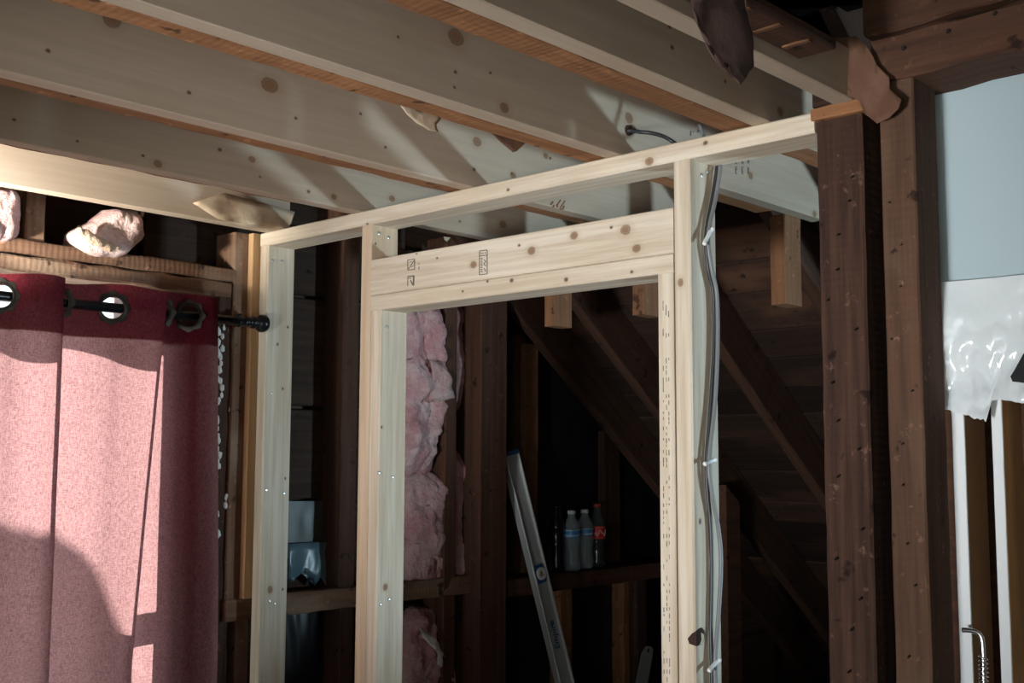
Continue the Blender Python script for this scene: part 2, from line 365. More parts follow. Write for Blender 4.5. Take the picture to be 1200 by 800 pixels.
LBO = {'E': 'old orange-brown joist fixed beside the pale joist behind the dark flap', 'A': 'old orange-brown joist with splinters beside the joist with the cable',
       'B': 'old brown joist fixed beside the pale joist with the big knot', 'C': 'thin old brown joist beside the pale joist with the small round knot'}
for k, wdt, dz in (('E', .062, .0), ('A', .052, -.001), ('B', .046, -.001), ('C', .03, .004)):
    y = YJ[k]+.043
    o = lumber('old_joist', (-2.55, 2.50), (y, y+wdt), (ZP+dz+.004, ZP+.150), 'X', M_oldj, jit=.0018, ch=.003)
    tag(o, LBO[k], 'joist', 'old ceiling joists')
o = lumber('old_board', (-2.55, 1.60), (.800, .868), (ZP+.02, ZP+.036), 'X', M_old, jit=.001, ch=.003)
tag(o, 'old dark brown board scarred by lath beside the short pale joist at the rough post', 'board')
for i in range(3):                          # pale lath scars on its underside
    x = 1.36+i*.085
    lumber('lath_scar', (x, x+.012), (.81, .855), (ZP+.0165, ZP+.0195), 'Y', M_stub, o, jit=.001)

# ------------------------------------------------------------------ the new partition
pt = empty('partition_frame', (XP+.045, 1.8, 0), label='new pale stud partition frame with a door opening and header', cat='wall frame')
YL, YRt = 2.152, 1.252
P = oX
lumber('top_plate', (XP, XP+.089), (.952, 2.621), (ZP-.038, ZP-.0005), 'Y', new_wood, pt, ch=.003,
       knots=[(oX(760, 188, XP), .012), (oX(826, 167, XP), .008), (oX(595, 222, XP), .007), (oX(430, 262, XP), .006)])
TB = ZP-.0385
LS = lumber('stud', (XP, XP+.089), (2.583, 2.621), (0, TB), 'Z', new_wood, pt, ch=.003,
       knots=[(oY(316, 610+80, 2.583), .012), (oY(331, 690, 2.583), .006), (oY(334, 560, 2.583), .006), (oY(325, 403, 2.583), .006), (oY(337, 383, 2.583), .006), (oY(331, 455, 2.583), .006)])
KL = lumber('king_stud', (XP, XP+.089), (YL, YL+.038), (0, TB), 'Z', warm_lit_wood, pt, ch=.003, knots=[(oY(440, 285, YL), .005)])
HB = CH+.3554
JLf = lumber('jack_stud', (XP+.001, XP+.088), (YL-.039, YL-.001), (0, HB-.0005), 'Z', new_wood, pt, ch=.003,
       knots=[(oY(451, 687, YL-.039), .010), (oY(447, 500, YL-.039), .006)])
KR = lumber('king_stud', (XP-.001, XP+.089), (YRt-.037, YRt+.001), (0, TB), 'Z', new_wood, pt, ch=.003,
       knots=[(oX(797, 330, XP), .010), (oY(833, 700, YRt-.037), .005), (oY(820, 610, YRt-.037), .009)])
JR = lumber('jack_stud', (XP+.001, XP+.088), (YRt+.005, YRt+.041), (0, HB-.0005), 'Z', new_wood, pt, ch=.002, knots=[])
HD = lumber('header_board', (XP, XP+.038), (YRt+.002, YL-.0005), (HB+.0385, HB+.127), 'Y', new_wood, pt, ch=.002,
       knots=[(oX(622, 293, XP), .013), (oX(672, 275, XP), .012), (oX(732, 268, XP), .015), (oX(554, 309, XP), .012), (oX(716, 266, XP), .006), (oX(512, 302, XP), .005), (oX(608, 287, XP), .006), (oX(488, 297, XP), .004), (oX(745, 290, XP), .012)])
lumber('header_board', (XP+.051, XP+.089), (YRt+.002, YL-.0005), (HB+.0385, HB+.127), 'Y', M_new, pt, ch=.002)
HP = lumber('header_plate', (XP, XP+.089), (YRt+.003, YL-.0005), (HB, HB+.038), 'Y', new_wood, pt, ch=.003,
       knots=[(oX(599, 328, XP), .009), (oX(663, 327, XP), .009), (oX(571, 329, XP), .006), (oX(542, 341, XP), .005), (oX(740, 318, XP), .006)])
def screw(p, n, par, r=.0042):
    bm = lathe_bm([(r*.3, -.001), (r, .0002), (r, .0012), (r*.6, .0018)], 10)
    q = Vector(n).to_track_quat('Z', 'X').to_matrix().to_4x4()
    meshobj('screw', bm, M_steel, par, Matrix.Translation(p) @ q)
for px, py in ((319, 305), (330, 306), (318, 461), (333, 578), (312, 574), (316, 704), (322, 707), (309, 796)): screw(oY(px, py, 2.583), (0, -1, 0), LS)
for px, py in ((453, 383), (444, 554), (460, 559), (456, 702), (446, 708)): screw(oY(px, py, YL-.039), (0, -1, 0), JLf)
for px, py in ((444, 273), (455, 278)): screw(oY(px, py, YL), (0, -1, 0), KL)
for px, py in ((829, 201), (822, 205)): screw(oY(px, py, YRt-.037), (0, -1, 0), KR)
# inked grade stamps on the header, joist and jack stud (flat print)
def stamp(name, bars, to3, par, n, mat=None):
    bm = bmesh.new(); n = Vector(n)*.0006
    for (x0, y0, x1, y1, wpx) in bars:
        d = Vector((x1-x0, y1-y0)); l = max(d.length, 1e-6); q = Vector((-d.y, d.x))/l*wpx/2
        c = [to3(x0+q.x, y0+q.y), to3(x1+q.x, y1+q.y), to3(x1-q.x, y1-q.y), to3(x0-q.x, y0-q.y)]
        lo = [bm.verts.new(p) for p in c]; hi = [bm.verts.new(p+n) for p in c]
        bm.faces.new(hi)
        for i in range(4): bm.faces.new((lo[i], lo[(i+1) % 4], hi[(i+1) % 4], hi[i]))
    return meshobj(name, bm, mat or M_ink, par)
hx = lambda x, y: oX(x, y, XP)
def frame(x0, y0, x1, y1, w=.9, sl=-.13):
    return [(x0, y0, x1, y0+sl*(x1-x0), w), (x0, y1, x1, y1+sl*(x1-x0), w), (x0, y0, x0, y1, w), (x1, y0+sl*(x1-x0), x1, y1+sl*(x1-x0), w)]
b = frame(562, 294, 571, 322)+[(562, 300, 571, 299, .8), (564, 295.5, 564, 298, .7), (566, 295.5, 566, 298, .7), (568.5, 295, 568.5, 297.5, .7)]
b += [(563.5, 302+i*2.2, 565.5, 303+i*2.2, 1.0) for i in range(8)]+[(567, 304, 569.5, 306, .9), (569.5, 306, 567, 309, .9), (567, 309, 569.5, 312, .9), (567.5, 314, 569, 318, .9)]
stamp('grade_stamp', b, hx, HD, (-1, 0, 0))
b = frame(478, 304.5, 486, 316.5)+[(479, 315, 485.5, 305, .8), (480, 307, 483, 306.5, .7), (482, 313, 484.5, 311, .8), (491, 308, 491, 310, .6), (491, 312, 491, 316, .6)]
b += [(478, 324, 485.5, 323, 1.4), (478, 324, 478, 335, .8), (485, 323, 484.5, 334.5, 1.6), (481, 328, 484, 334, 1.2), (479, 326, 482, 326, 1.0)]
stamp('grade_stamp', b, hx, HD, (-1, 0, 0))
ja = [o for o in bpy.data.objects if o.get('label') == LBJ['A']][0]; jc = [o for o in bpy.data.objects if o.get('label') == LBJ['C']][0]; jb = [o for o in bpy.data.objects if o.get('label') == LBJ['B']][0]
b = []
for cx in (862, 869.5, 876.5):
    for cy, h in ((189, 5), (199.5, 8)):
        b += [(cx, cy-h/2, cx, cy+h/2, 1.2)]+[(cx, cy-h/2+j*h/3, cx+1.8, cy-h/2+j*h/3+.4, .8) for j in range(4) if (int(cx)+j) % 3]
stamp('grade_stamp', b, lambda x, y: oY(x, y, YJ['A']), ja, (0, -1, 0))
b = [(809, 159, 809.5, 153, 1.3), (812, 155, 813, 154, 1), (817, 155, 819, 152, 1.2), (820, 154, 820.5, 151, .8)]
stamp('grade_stamp', b, lambda x, y: oY(x, y, YJ['A']), ja, (0, -1, 0))
b = [(645, 240, 648, 236, 2), (648, 243, 649, 240, 1.6), (652, 241, 657, 234, 1.6), (653, 243, 653, 240, 1.6), (656, 244, 662, 235, 1.4), (659, 245, 661, 241, 1.6), (656, 245, 660, 245, 1.2)]
stamp('burn_mark', b, lambda x, y: oY(x, y, YJ['B']), jb, (0, -1, 0), plain('brown_scorch', (.22, .09, .04), .9))
b = []; rr = random.Random(3); y = 352
while y < 800:
    t = (y-330)/470; xa = 777+t*1.2
    for c in (0, 3.6, 6.5):
        if rr.random() < .55: b.append((xa+c, y, xa+c+.15, y+rr.uniform(2, 7), rr.uniform(.5, .9)))
    y += rr.uniform(5, 9)
stamp('ink_print', b, lambda x, y: oX(x, y, XP+.001), JR, (-1, 0, 0))
# knot hole in the king stud's corner
ko = [(806, 748), (811, 742), (817, 738), (822, 735), (825.5, 739), (825.5, 748), (822, 755), (815, 757), (808, 754)]
def face_poly(name, pts, to3, par, n, mat, d=.0008):
    bm = bmesh.new(); a = [to3(*p) for p in pts]; n = Vector(n)*d
    lo = [bm.verts.new(p) for p in a]; hi = [bm.verts.new(p+n) for p in a]; bm.faces.new(hi)
    for i in range(len(a)): j = (i+1) % len(a); bm.faces.new((lo[i], lo[j], hi[j], hi[i]))
    return meshobj(name, bm, mat, par)
M_kh = plain('knot_hole_dark', (.035, .014, .010), .9)
kside = lambda x, y: oY(x, y, YRt-.037)
edge = kside(816, 747).x
face_poly('knot_hole', [(815.5, 739), (819, 736), (822, 735), (825.5, 739), (825.5, 748), (822, 755), (815.5, 757)], kside, KR, (0, -1, 0), M_kh)
face_poly('knot_hole', [(806, 748), (811, 742), (816.5, 738.5), (816.5, 757), (808, 754)], lambda x, y: oX(x, y, XP-.001), KR, (-1, 0, 0), M_kh)
face_poly('knot_rim', [(821, 741), (824, 743), (824.5, 748), (822, 754), (819.5, 755.5), (821.5, 749)], lambda x, y: kside(x, y)+Vector((0, -.0008, 0)), KR, (0, -1, 0), M_new)

# ------------------------------------------------------------------ old posts, beam and the right-hand opening
p1y = (.862, .947)
o = lumber('timber_post', (XP-.004, XP+.10), p1y, (0, CH+.588), 'Z', M_rough, jit=.0007, ch=.004)
tag(o, 'rough pitted old post at the end of the new top plate', 'post')
for i in range(16):                         # nail stubs and splinters left in its face
    z = CH-.4+i*.06+random.uniform(-.02, .02); y = random.uniform(.875, .935)
    bm = tube_bm([(0, 0, 0), (-.008, .001, -.004)], .0017, 6); meshobj('nail', bm, M_bronze, o, Matrix.Translation(Vector((XP-.006, y, z))))
o = lumber('timber_post', (XP, XP+.092), (.772, .832), (0, CH+.632), 'Z', M_postb, jit=.0006, ch=.003)
tag(o, 'old brown post standing beside the white panel, under the dark beam', 'post')
for i in range(12):
    z = CH-.45+i*.08+random.uniform(-.03, .03); bm = tube_bm([(0, 0, 0), (-.006, 0, -.002)], .0016, 6)
    meshobj('nail', bm, M_bronze, o, Matrix.Translation(Vector((XP-.002, random.uniform(.785, .82), z))))
o = empty('post_block', (XP+.03, .905, CH+.59), label='stack of short brown wood blocks on top of the rough post', cat='wood block')
lumber('block', (XP-.008, XP+.10), (.85, .955), (CH+.590, CH+.613), 'Y', M_oldj, o, jit=.002); lumber('block', (XP-.002, XP+.10), (.87, .953), (CH+.615, CH+.655), 'Y', M_rough, o, jit=.003)
lumber('block', (XP-.004, XP+.10), (.86, .955), (CH+.657, CH+.70), 'Y', M_old, o, jit=.003)
o = empty('ceiling_beam', (XP+.04, .3, CH+.634), label='dark old double beam above the white panel, resting on the brown post', cat='beam')
lumber('board', (XP-.01, XP+.125), (-.6, .838), (CH+.634, CH+.712), 'Y', M_old, o, jit=.003, ch=.006)
lumber('board', (XP-.02, XP+.10), (-.6, .846), (CH+.714, CH+.80), 'Y', M_oldj if False else M_old, o, jit=.003, ch=.005)
for i in range(8):
    y = .78-i*.075; bm = lathe_bm([(.002, 0), (.004, .001), (.003, .002)], 8); meshobj('nail', bm, M_bronze, o, Matrix.Translation(Vector((XP-.011, y, CH+.68+.01*(i % 3)))) @ Matrix.Rotation(-math.pi/2, 4, 'Y'))
# torn paper
def flap(name, px, to3, n, mat, label, cat, crumple=.006, parent=None, thick=.0015, seed=1):
    r = random.Random(seed); bm = bmesh.new(); n = Vector(n).normalized()
    vs = [bm.verts.new(to3(*q)) for q in px]
    f = bm.faces.new(vs); bmesh.ops.triangulate(bm, faces=[f])
    for _ in range(2): bmesh.ops.subdivide_edges(bm, edges=bm.edges, cuts=1, use_grid_fill=True)
    bmesh.ops.triangulate(bm, faces=bm.faces)
    for v in bm.verts: v.co += n*(mnoise.noise(v.co*13+Vector((seed, 0, 0)))*crumple*2.2+mnoise.noise(v.co*45)*crumple*.6)
    c = sum((v.co for v in bm.verts), Vector())/len(bm.verts)
    for v in bm.verts: v.co -= c
    o = meshobj(name, bm, mat, parent, Matrix.Translation(c), smooth=True); solid(o, thick)
    if label: tag(o, label, cat)
    return o
def papermat(name, c, c2):
    t = NT(name); v, _, _ = t.coords((1, 1, 1)); t.set(t.b.inputs['Base Color'], t.mix(t.ramp(t.noise(v, 14, 4).outputs[0], .35, .7), c, c2)); t.b.inputs['Roughness'].default_value = .85
    t.bump(t.noise(v, 40, 3).outputs[0], .4, .004); return t.m
M_kraft = papermat('brown_kraft_paper', (.13, .060, .034), (.19, .10, .06)); M_tar = papermat('dark_tar_paper', (.075, .042, .034), (.11, .062, .05)); M_pale = papermat('pale_paper', (.62, .50, .36), (.48, .34, .22))
kp = [(145, 290), (110, 205), (185, 200), (290, 195), (340, 240), (380, 300), (400, 350), (470, 420), (470, 480), (540, 540), (530, 590), (480, 640), (410, 670), (330, 610), (300, 540), (250, 520), (270, 490), (240, 455), (200, 400), (150, 330)]
flap('torn_paper', [(940+x/4.615, y/4.615) for x, y in kp], lambda x, y: oX(x, y, XP-.03), (-1, 0, 0), M_kraft, 'torn brown kraft paper drooping between the two old posts', 'paper', .007)
tp = [(808, -6), (812, 4), (821, 19), (831, 37), (838, 50), (843, 58), (845, 72), (851, 79), (857, 74), (858, 82), (864, 92), (869, 100), (876, 90), (883, 78), (881, 65), (880, 55), (879, 37), (872, 25), (868, 12), (866, -6)]
flap('torn_paper', tp, lambda x, y: oY(x, y, .80), (0, -1, 0), M_tar, 'dark pointed flap of torn paper hanging from the ceiling joists', 'paper', .006)
sp = [(466, 117), (475, 119), (492, 130), (505, 127), (517, 139), (512, 146), (515, 154), (503, 152), (490, 144), (478, 134)]
flap('paper_scrap', sp, lambda x, y: oY(x, y, 1.49), (0, -1, 0), M_pale, 'pale splintered scrap dangling under the joist with the cable', 'paper', .004)
flap('paper_scrap', [(570, 152), (594, 160), (617, 166), (606, 177), (602, 178), (590, 169)], lambda x, y: oY(x, y, 1.485), (0, -1, 0), M_kraft, 'small brown triangular scrap under the joist with the cable', 'paper', .002)
flap('torn_paper', [(225, 238), (262, 226), (300, 236), (330, 243), (346, 248), (342, 262), (336, 272), (315, 268), (285, 264), (255, 256)], lambda x, y: oY(x, y, 2.55), (0, -1, 0), M_pale, 'pale torn paper along the joist above the curtain', 'paper', .006)
flap('wood_chip', [(520, 277), (528, 278), (524, 283), (521, 281)], lambda x, y: oY(x, y, 2.24), (0, -1, 0), M_pale, 'tiny pale splinter under the joist above the header end', 'splinter', .001)
# stubs of an older knee wall left hanging
def stub(xr, yr, zr, label):
    o = lumber('stud_stub', xr, yr, zr, 'Z', M_stub, jit=.001, ch=.002); tag(o, label, 'wood block', 'cut-off stud stubs')
stub((2.555, 2.637), (1.430, 1.472), (CH+.385, ZP+.003), 'long cut-off brown stud stub hanging beside the rough post')
stub((2.563, 2.645), (2.200, 2.240), (CH+.388, ZP), 'short cut-off brown stud stub seen under the middle of the header')
stub((2.478, 2.56), (1.812, 1.850), (CH+.382, ZP), 'cut-off brown stud stub next to the right side of the doorway')
q = oY(852, 640, 2.30); o = prism('knee_stud', [(q.x, 0), (q.x+.09, 0), (q.x+.09, ZR(q.x+.09)), (q.x, ZR(q.x))], 'Y', 2.30, 2.342, M_old)
tag(o, 'short brown stud with a slanted top under the sloping rafter', 'stud')

# white panel, crinkled plastic, white-edged strips at the right
XW = 1.925
def pan():
    t = NT('glossy_white_panel'); t.b.inputs['Base Color'].default_value = (.47, .575, .605, 1); t.b.inputs['Roughness'].default_value = .28
    v, _, _ = t.coords((1, 1, 1)); t.bump(t.noise(v, 3.5, 2).outputs[0], .25, .02); return t.m
zt = oX(1150, 327, XW).z
o = lumber('white_panel', (XW+.012, XW+.024), (-.6, .835), (zt-.06, CH+.80), 'Y', pan(), ch=.001); tag(o, 'smooth glossy bluish white panel under the dark beam', 'panel')
def plas():
    t = NT('crinkled_plastic'); t.t.nodes.remove(t.b)
    tr = t.n('ShaderNodeBsdfTransparent'); p = t.n('ShaderNodeBsdfPrincipled', {'Base Color': (.84, .89, .90, 1), 'Roughness': .12, 'Specular IOR Level': .9})
    v, _, _ = t.coords((1, 1, 1)); bp = t.n('ShaderNodeBump', {'Height': t.noise(v, 22, 2, .5), 'Strength': .4, 'Distance': .01}); t.set(p.inputs['Normal'], bp)
    t.set(t.out.inputs[0], t.n('ShaderNodeMixShader', {0: .94, 1: tr, 2: p})); return t.m
bm = bmesh.new(); nu, nv = 90, 60; gr = []
for i in range(nu+1):
    col = []
    for j in range(nv+1):
        px = 1104+i*4.0; t = j/nv
        bot = 480+14*min(1, max(0, (px-1112)/50)) if px < 1167 else 471+2*math.sin(px*.1)
        bot += 5*mnoise.noise(Vector((px*.16, 0, 5)))*(1 if px < 1167 else .4)
        py = (331-.09*(px-1104))+(bot-(331-.09*(px-1104)))*t
        p = oX(px, py, XW)
        rg = abs(mnoise.noise(Vector((p.y*16, p.z*6, 3))))*.045+abs(mnoise.noise(Vector((p.y*34, p.z*22, 7))))*.016*(.3+t)
        p.x -= .002+rg*(.25+.75*min(1, t*2)); col.append(bm.verts.new(p))
    gr.append(col)
for i in range(nu):
    for j in range(nv): bm.faces.new((gr[i][j], gr[i][j+1], gr[i+1][j+1], gr[i+1][j]))
o = meshobj('plastic_sheet', bm, plas(), smooth=True); tag(o, 'crinkled shiny clear plastic sheet hanging below the white panel', 'plastic sheet')
def strip(pa, pb, zt, label, group=None):
    ya, yb = oX(pa, 600, XW+.004).y, oX(pb, 600, XW+.004).y
    e = empty('wall_stud', (XW+.05, (ya+yb)/2, 0), label=label, cat='stud', group=group)
    lumber('core', (XW+.010, XW+.098), (yb, ya), (0, zt), 'Z', M_tan, e, jit=.0002, ch=.001); lumber('white_edge', (XW+.004, XW+.0098), (yb-.0005, ya+.0005), (0, zt), 'Z', M_white, e, jit=.0002, ch=.001)  # tan core with a separate white front edge
zs = oX(1140, 480, XW).z
strip(1119, 1133, zt-.065, 'tan stud with white front edge right beside the brown post'); strip(1166, 1178, zt-.065, 'narrower tan stud with a white front edge, further along from the brown post')
o = lumber('wall_stud', (XW+.055, XW+.14), (.585, .655), (0, zt-.065), 'Z', M_tan, jit=.001); tag(o, 'wide tan stud set back behind the white-edged studs', 'stud')
lumber('dividing_board', (XW+.16, XW+.175), (-.6, .85), (0, CH+.8), 'Y', M_old); tag(bpy.data.objects['dividing_board'], 'brown backing boards behind the white-edged studs', 'board')
# bent chrome rod with a coil
a = [oX(x, y, XW-.02) for x, y in ((1128, 738), (1138, 738.5), (1146, 741), (1150.5, 748), (1152, 760), (1152.5, 780), (1153.5, 815), (1154, 850))]
rod = empty('coil_rod', a[-1], label='bent chrome rod with a coiled spring end beside the tan stud', cat='rod')
meshobj('rod', tube_bm(spline(a, 6), .0042, 10), M_chrome, rod, smooth=True)
hel = []; s0, s1 = oX(1152.2, 768, XW-.02), oX(1154, 850, XW-.02)
for i in range(16*14+1): t = i/(16*14); c = s0.lerp(s1, t); an = i/14*2*math.pi; hel.append(c+Vector((math.cos(an)*.0062, math.sin(an)*.0062, 0)))
meshobj('coil', tube_bm(hel, .0018, 6), M_chrome, rod, smooth=True)
e = empty('hand_trowel', oX(1215, 440, XW-.07), label='black pointed blade poking in front of the crinkled plastic', cat='tool')
tri = [oX(x, y, XW-.07) for x, y in ((1184.5, 441), (1189, 434), (1200, 414), (1236, 385), (1240, 452), (1200, 448.5), (1187, 447))]
prism('blade', [(v.y, v.z) for v in tri], 'X', XW-.072, XW-.066, M_black, e)
hc = oX(1237, 418, XW-.07); meshobj('handle', tube_bm([hc, hc+Vector((0, -.05, .0)), hc+Vector((0, -.13, .0))], [.008, .013, .012], 12), M_black, e, smooth=True)

# ------------------------------------------------------------------ curtain, rod, grommets
CY = 2.575
rz0, rz1 = oY(67, 357.5, CY), oY(300, 375, CY)
RZc = (rz0.z+rz1.z)/2
rodE = empty('curtain_rod', (1.2, CY, RZc), label='black metal curtain rod with ball finial above the window', cat='curtain rod')
xe = oY(292, 375, CY).x
meshobj('pole', tube_bm([(.2, CY, RZc), (xe, CY, RZc)], .0122, 16), M_black, rodE, smooth=True)
fin = lathe_bm([(.0001, -.005), (.0105, -.005), (.0115, 0), (.0105, .006), (.0085, .008), (.0125, .012), (.0135, .017), (.0115, .022), (.0095, .024), (.014, .028), (.0185, .034), (.0195, .041), (.017, .048), (.010, .053), (.0001, .054)], 20)
meshobj('finial', fin, M_black, rodE, Matrix.Translation(Vector((xe-.008, CY, RZc))) @ Matrix.Rotation(math.pi/2, 4, 'Y') @ Matrix.Scale(1.25, 4), smooth=True)
bx_ = xe-.03
br = meshobj('bracket', tube_bm(spline([(bx_, 2.652, RZc+.01), (bx_, 2.62, RZc+.004), (bx_, CY, RZc-.012), (bx_, CY-.012, RZc-.002)], 6), .005, 8), M_black, rodE, smooth=True)
meshobj('thumb_screw', lathe_bm([(.002, 0), (.005, .002), (.005, .01), (.003, .012)], 10), M_black, br, Matrix.Translation(Vector((bx_, CY, RZc+.008))), smooth=True)
# plan path: (px at top, px at bottom, offset at top, offset at bottom); minus = towards the room
PATH = [(-230, -240, -.02, -.02), (-180, -190, .025, .03), (-125, -135, -.02, -.02), (-70, -80, .025, .025), (-22, -40, .02, .02), (0, -18, 0, 0), (18, 5, -.024, -.022), (38, 22, -.028, -.03), (60, 40, -.024, -.026), (73, 53, -.010, -.016),
        (62, 43, .010, .002), (76, 60, .026, .016), (100, 82, .022, .014), (120, 100, .010, .008), (132, 110, 0, .0), (146, 120, -.018, -.012), (166, 133, -.030, -.026), (184, 143, -.030, -.032), (192, 147, -.020, -.024), (183, 139, .0, -.006),
        (187, 150, .020, .012), (198, 172, .028, .022), (212, 196, .018, .02), (222, 212, 0, .006), (229, 226, -.018, -.014), (240, 240, -.028, -.024), (250, 250, -.018, -.016), (253, 252, .0, .0), (250, 249, .014, .012)]
tp3 = spline([(oY(a, 360, CY).x, c, 0) for a, b, c, d in PATH], 14); bp3 = spline([(oY(b, 800, CY).x, d, 0) for a, b, c, d in PATH], 14)
ztop = oY(120, 333, CY).z; HEM = ztop-oY(120, 396, CY).z; ZB = .35
# arc length on the top path for resampling
acc = [0]
for i in range(len(tp3)-1): acc.append(acc[-1]+(tp3[i+1]-tp3[i]).length)
NS = int(acc[-1]/.0035)
def at(path, s):
    import bisect
    i = min(max(bisect.bisect(acc, s)-1, 0), len(path)-2); f = (s-acc[i])/max(acc[i+1]-acc[i], 1e-9); return path[i].lerp(path[i+1], f)
gidx = [5, 9, 14, 19, 23]; gs = [acc[i*14] for i in gidx]; gs[1] = acc[9*14+8]; gs[3] = acc[19*14-4]
rows = [ztop-HEM*j/22 for j in range(23)]; z = rows[-1]
while z > ZB+.02: z -= .022; rows.append(z)
HR = .0275
def sheetcurt(z_list, off, holes):
    bm = bmesh.new(); grid = []
    for i in range(NS+1):
        s = acc[-1]*i/NS; a, b = at(tp3, s), at(bp3, s); a2, b2 = at(tp3, min(s+.004, acc[-1])), at(tp3, max(s-.004, 0)); col = []
        tg = (a2-b2); nrm = Vector((-tg.y, tg.x, 0)).normalized()
        for z in z_list:
            t = min(1., max(0, (ztop-z)/(ztop-(CH-.50)))); p = a.lerp(b, t**.9)
            wob = .0035*mnoise.noise(Vector((p.x*9, z*3.2, 2)))*min(1, t*4)
            dz = .004*math.sin(s*26) if z > ztop-.012 else 0
            col.append(bm.verts.new((p.x+nrm.x*off, CY+p.y+wob+nrm.y*off, z+dz)))
        grid.append(col)
    for i in range(NS):
        s = acc[-1]*(i+.5)/NS
        for j in range(len(z_list)-1):
            zc = (z_list[j]+z_list[j+1])/2
            if holes and any((s-q)**2+(zc-RZc)**2 < HR**2 for q in gs): continue
            bm.faces.new((grid[i][j], grid[i][j+1], grid[i+1][j+1], grid[i+1][j]))
    loose = [v for v in bm.verts if not v.link_faces]; bmesh.ops.delete(bm, geom=loose, context='VERTS')
    return bm
def cloth():
    t = NT('red_woven_curtain'); t.t.nodes.remove(t.b)
    tc = t.n('ShaderNodeTexCoord').outputs['Object']
    v1 = t.n('ShaderNodeVectorMath', {0: tc, 1: (120, 120, 900)}, operation='MULTIPLY'); v2 = t.n('ShaderNodeVectorMath', {0: tc, 1: (900, 500, 90)}, operation='MULTIPLY')
    n1 = t.noise(v1, 1, 3, .7); n2 = t.noise(v2, 1, 3, .7)
    w = t.ramp(t.math('ADD', n1.outputs[0], n2.outputs[0]), .72, 1.28)
    dc = t.mix(w, (.052, .005, .009), (.112, .016, .023)); tcx = t.mix(w, (.080, .038, .041), (.185, .108, .106))
    d = t.n('ShaderNodeBsdfDiffuse', {'Color': dc}); tl = t.n('ShaderNodeBsdfTranslucent', {'Color': tcx})
    t.set(t.out.inputs[0], t.n('ShaderNodeAddShader', {0: d, 1: tl})); return t.m
M_cloth = cloth()
cu = empty('curtain', (1.2, CY, ZB), label='dark red woven grommet curtain glowing with sunlight behind it', cat='curtain')
meshobj('fabric', sheetcurt(rows, 0, True), M_cloth, cu, smooth=True)
meshobj('heading_band', sheetcurt(rows[:23], .0016, True), M_cloth, cu, smooth=True)
for q in gs:
    a, b = at(tp3, q+.006), at(tp3, q-.006); tg = (a-b).normalized(); nrm = Vector((tg.y, -tg.x, 0)); c = at(tp3, q)
    for side in (1, -1):
        bm = bmesh.new(); R0 = []; N = 48
        for i in range(N):
            an = 2*math.pi*i/N; ro = .040+.0028*math.cos(an*8); ring = []
            for rr_, h in ((.0262, 0), (.0262, .0025), (.029, .0045), (.033, .003), (ro, .0022), (ro, 0)):
                ring.append(bm.verts.new(Vector((c.x, CY+c.y, RZc))+tg*math.cos(an)*rr_+Vector((0, 0, 1))*math.sin(an)*rr_+nrm*side*(h+.001)))
            R0.append(ring)
        for i in range(N):
            for k in range(6): bm.faces.new((R0[i][k], R0[(i+1) % N][k], R0[(i+1) % N][(k+1) % 6], R0[i][(k+1) % 6]))
        bmesh.ops.recalc_face_normals(bm, faces=bm.faces)
        meshobj('grommet', bm, M_bronze, cu)
# a tree outside, between the sun and the lower window (not in view)
pb = oY(-25, 845, CY); tc_ = pb-SUNV*(2.6/abs(SUNV.y))
te = empty('garden_tree', (tc_.x, tc_.y, -3), label='leafy tree standing outside the curtained window', cat='tree')
bm = bmesh.new(); bmesh.ops.create_icosphere(bm, subdivisions=4, radius=1)
for v in bm.verts: n_ = 1+.10*mnoise.noise(v.co*5); v.co = Vector((v.co.x*.36*n_, v.co.y*.3*n_, v.co.z*.37*n_))
meshobj('crown', bm, plain('leaves', (.05, .09, .03), .8), te, Matrix.Translation(tc_)); meshobj('trunk', tube_bm([(tc_.x, tc_.y, -3), (tc_.x+.05, tc_.y, 0), (tc_.x, tc_.y, tc_.z-.4)], [.14, .09, .05], 10), M_rough, te)

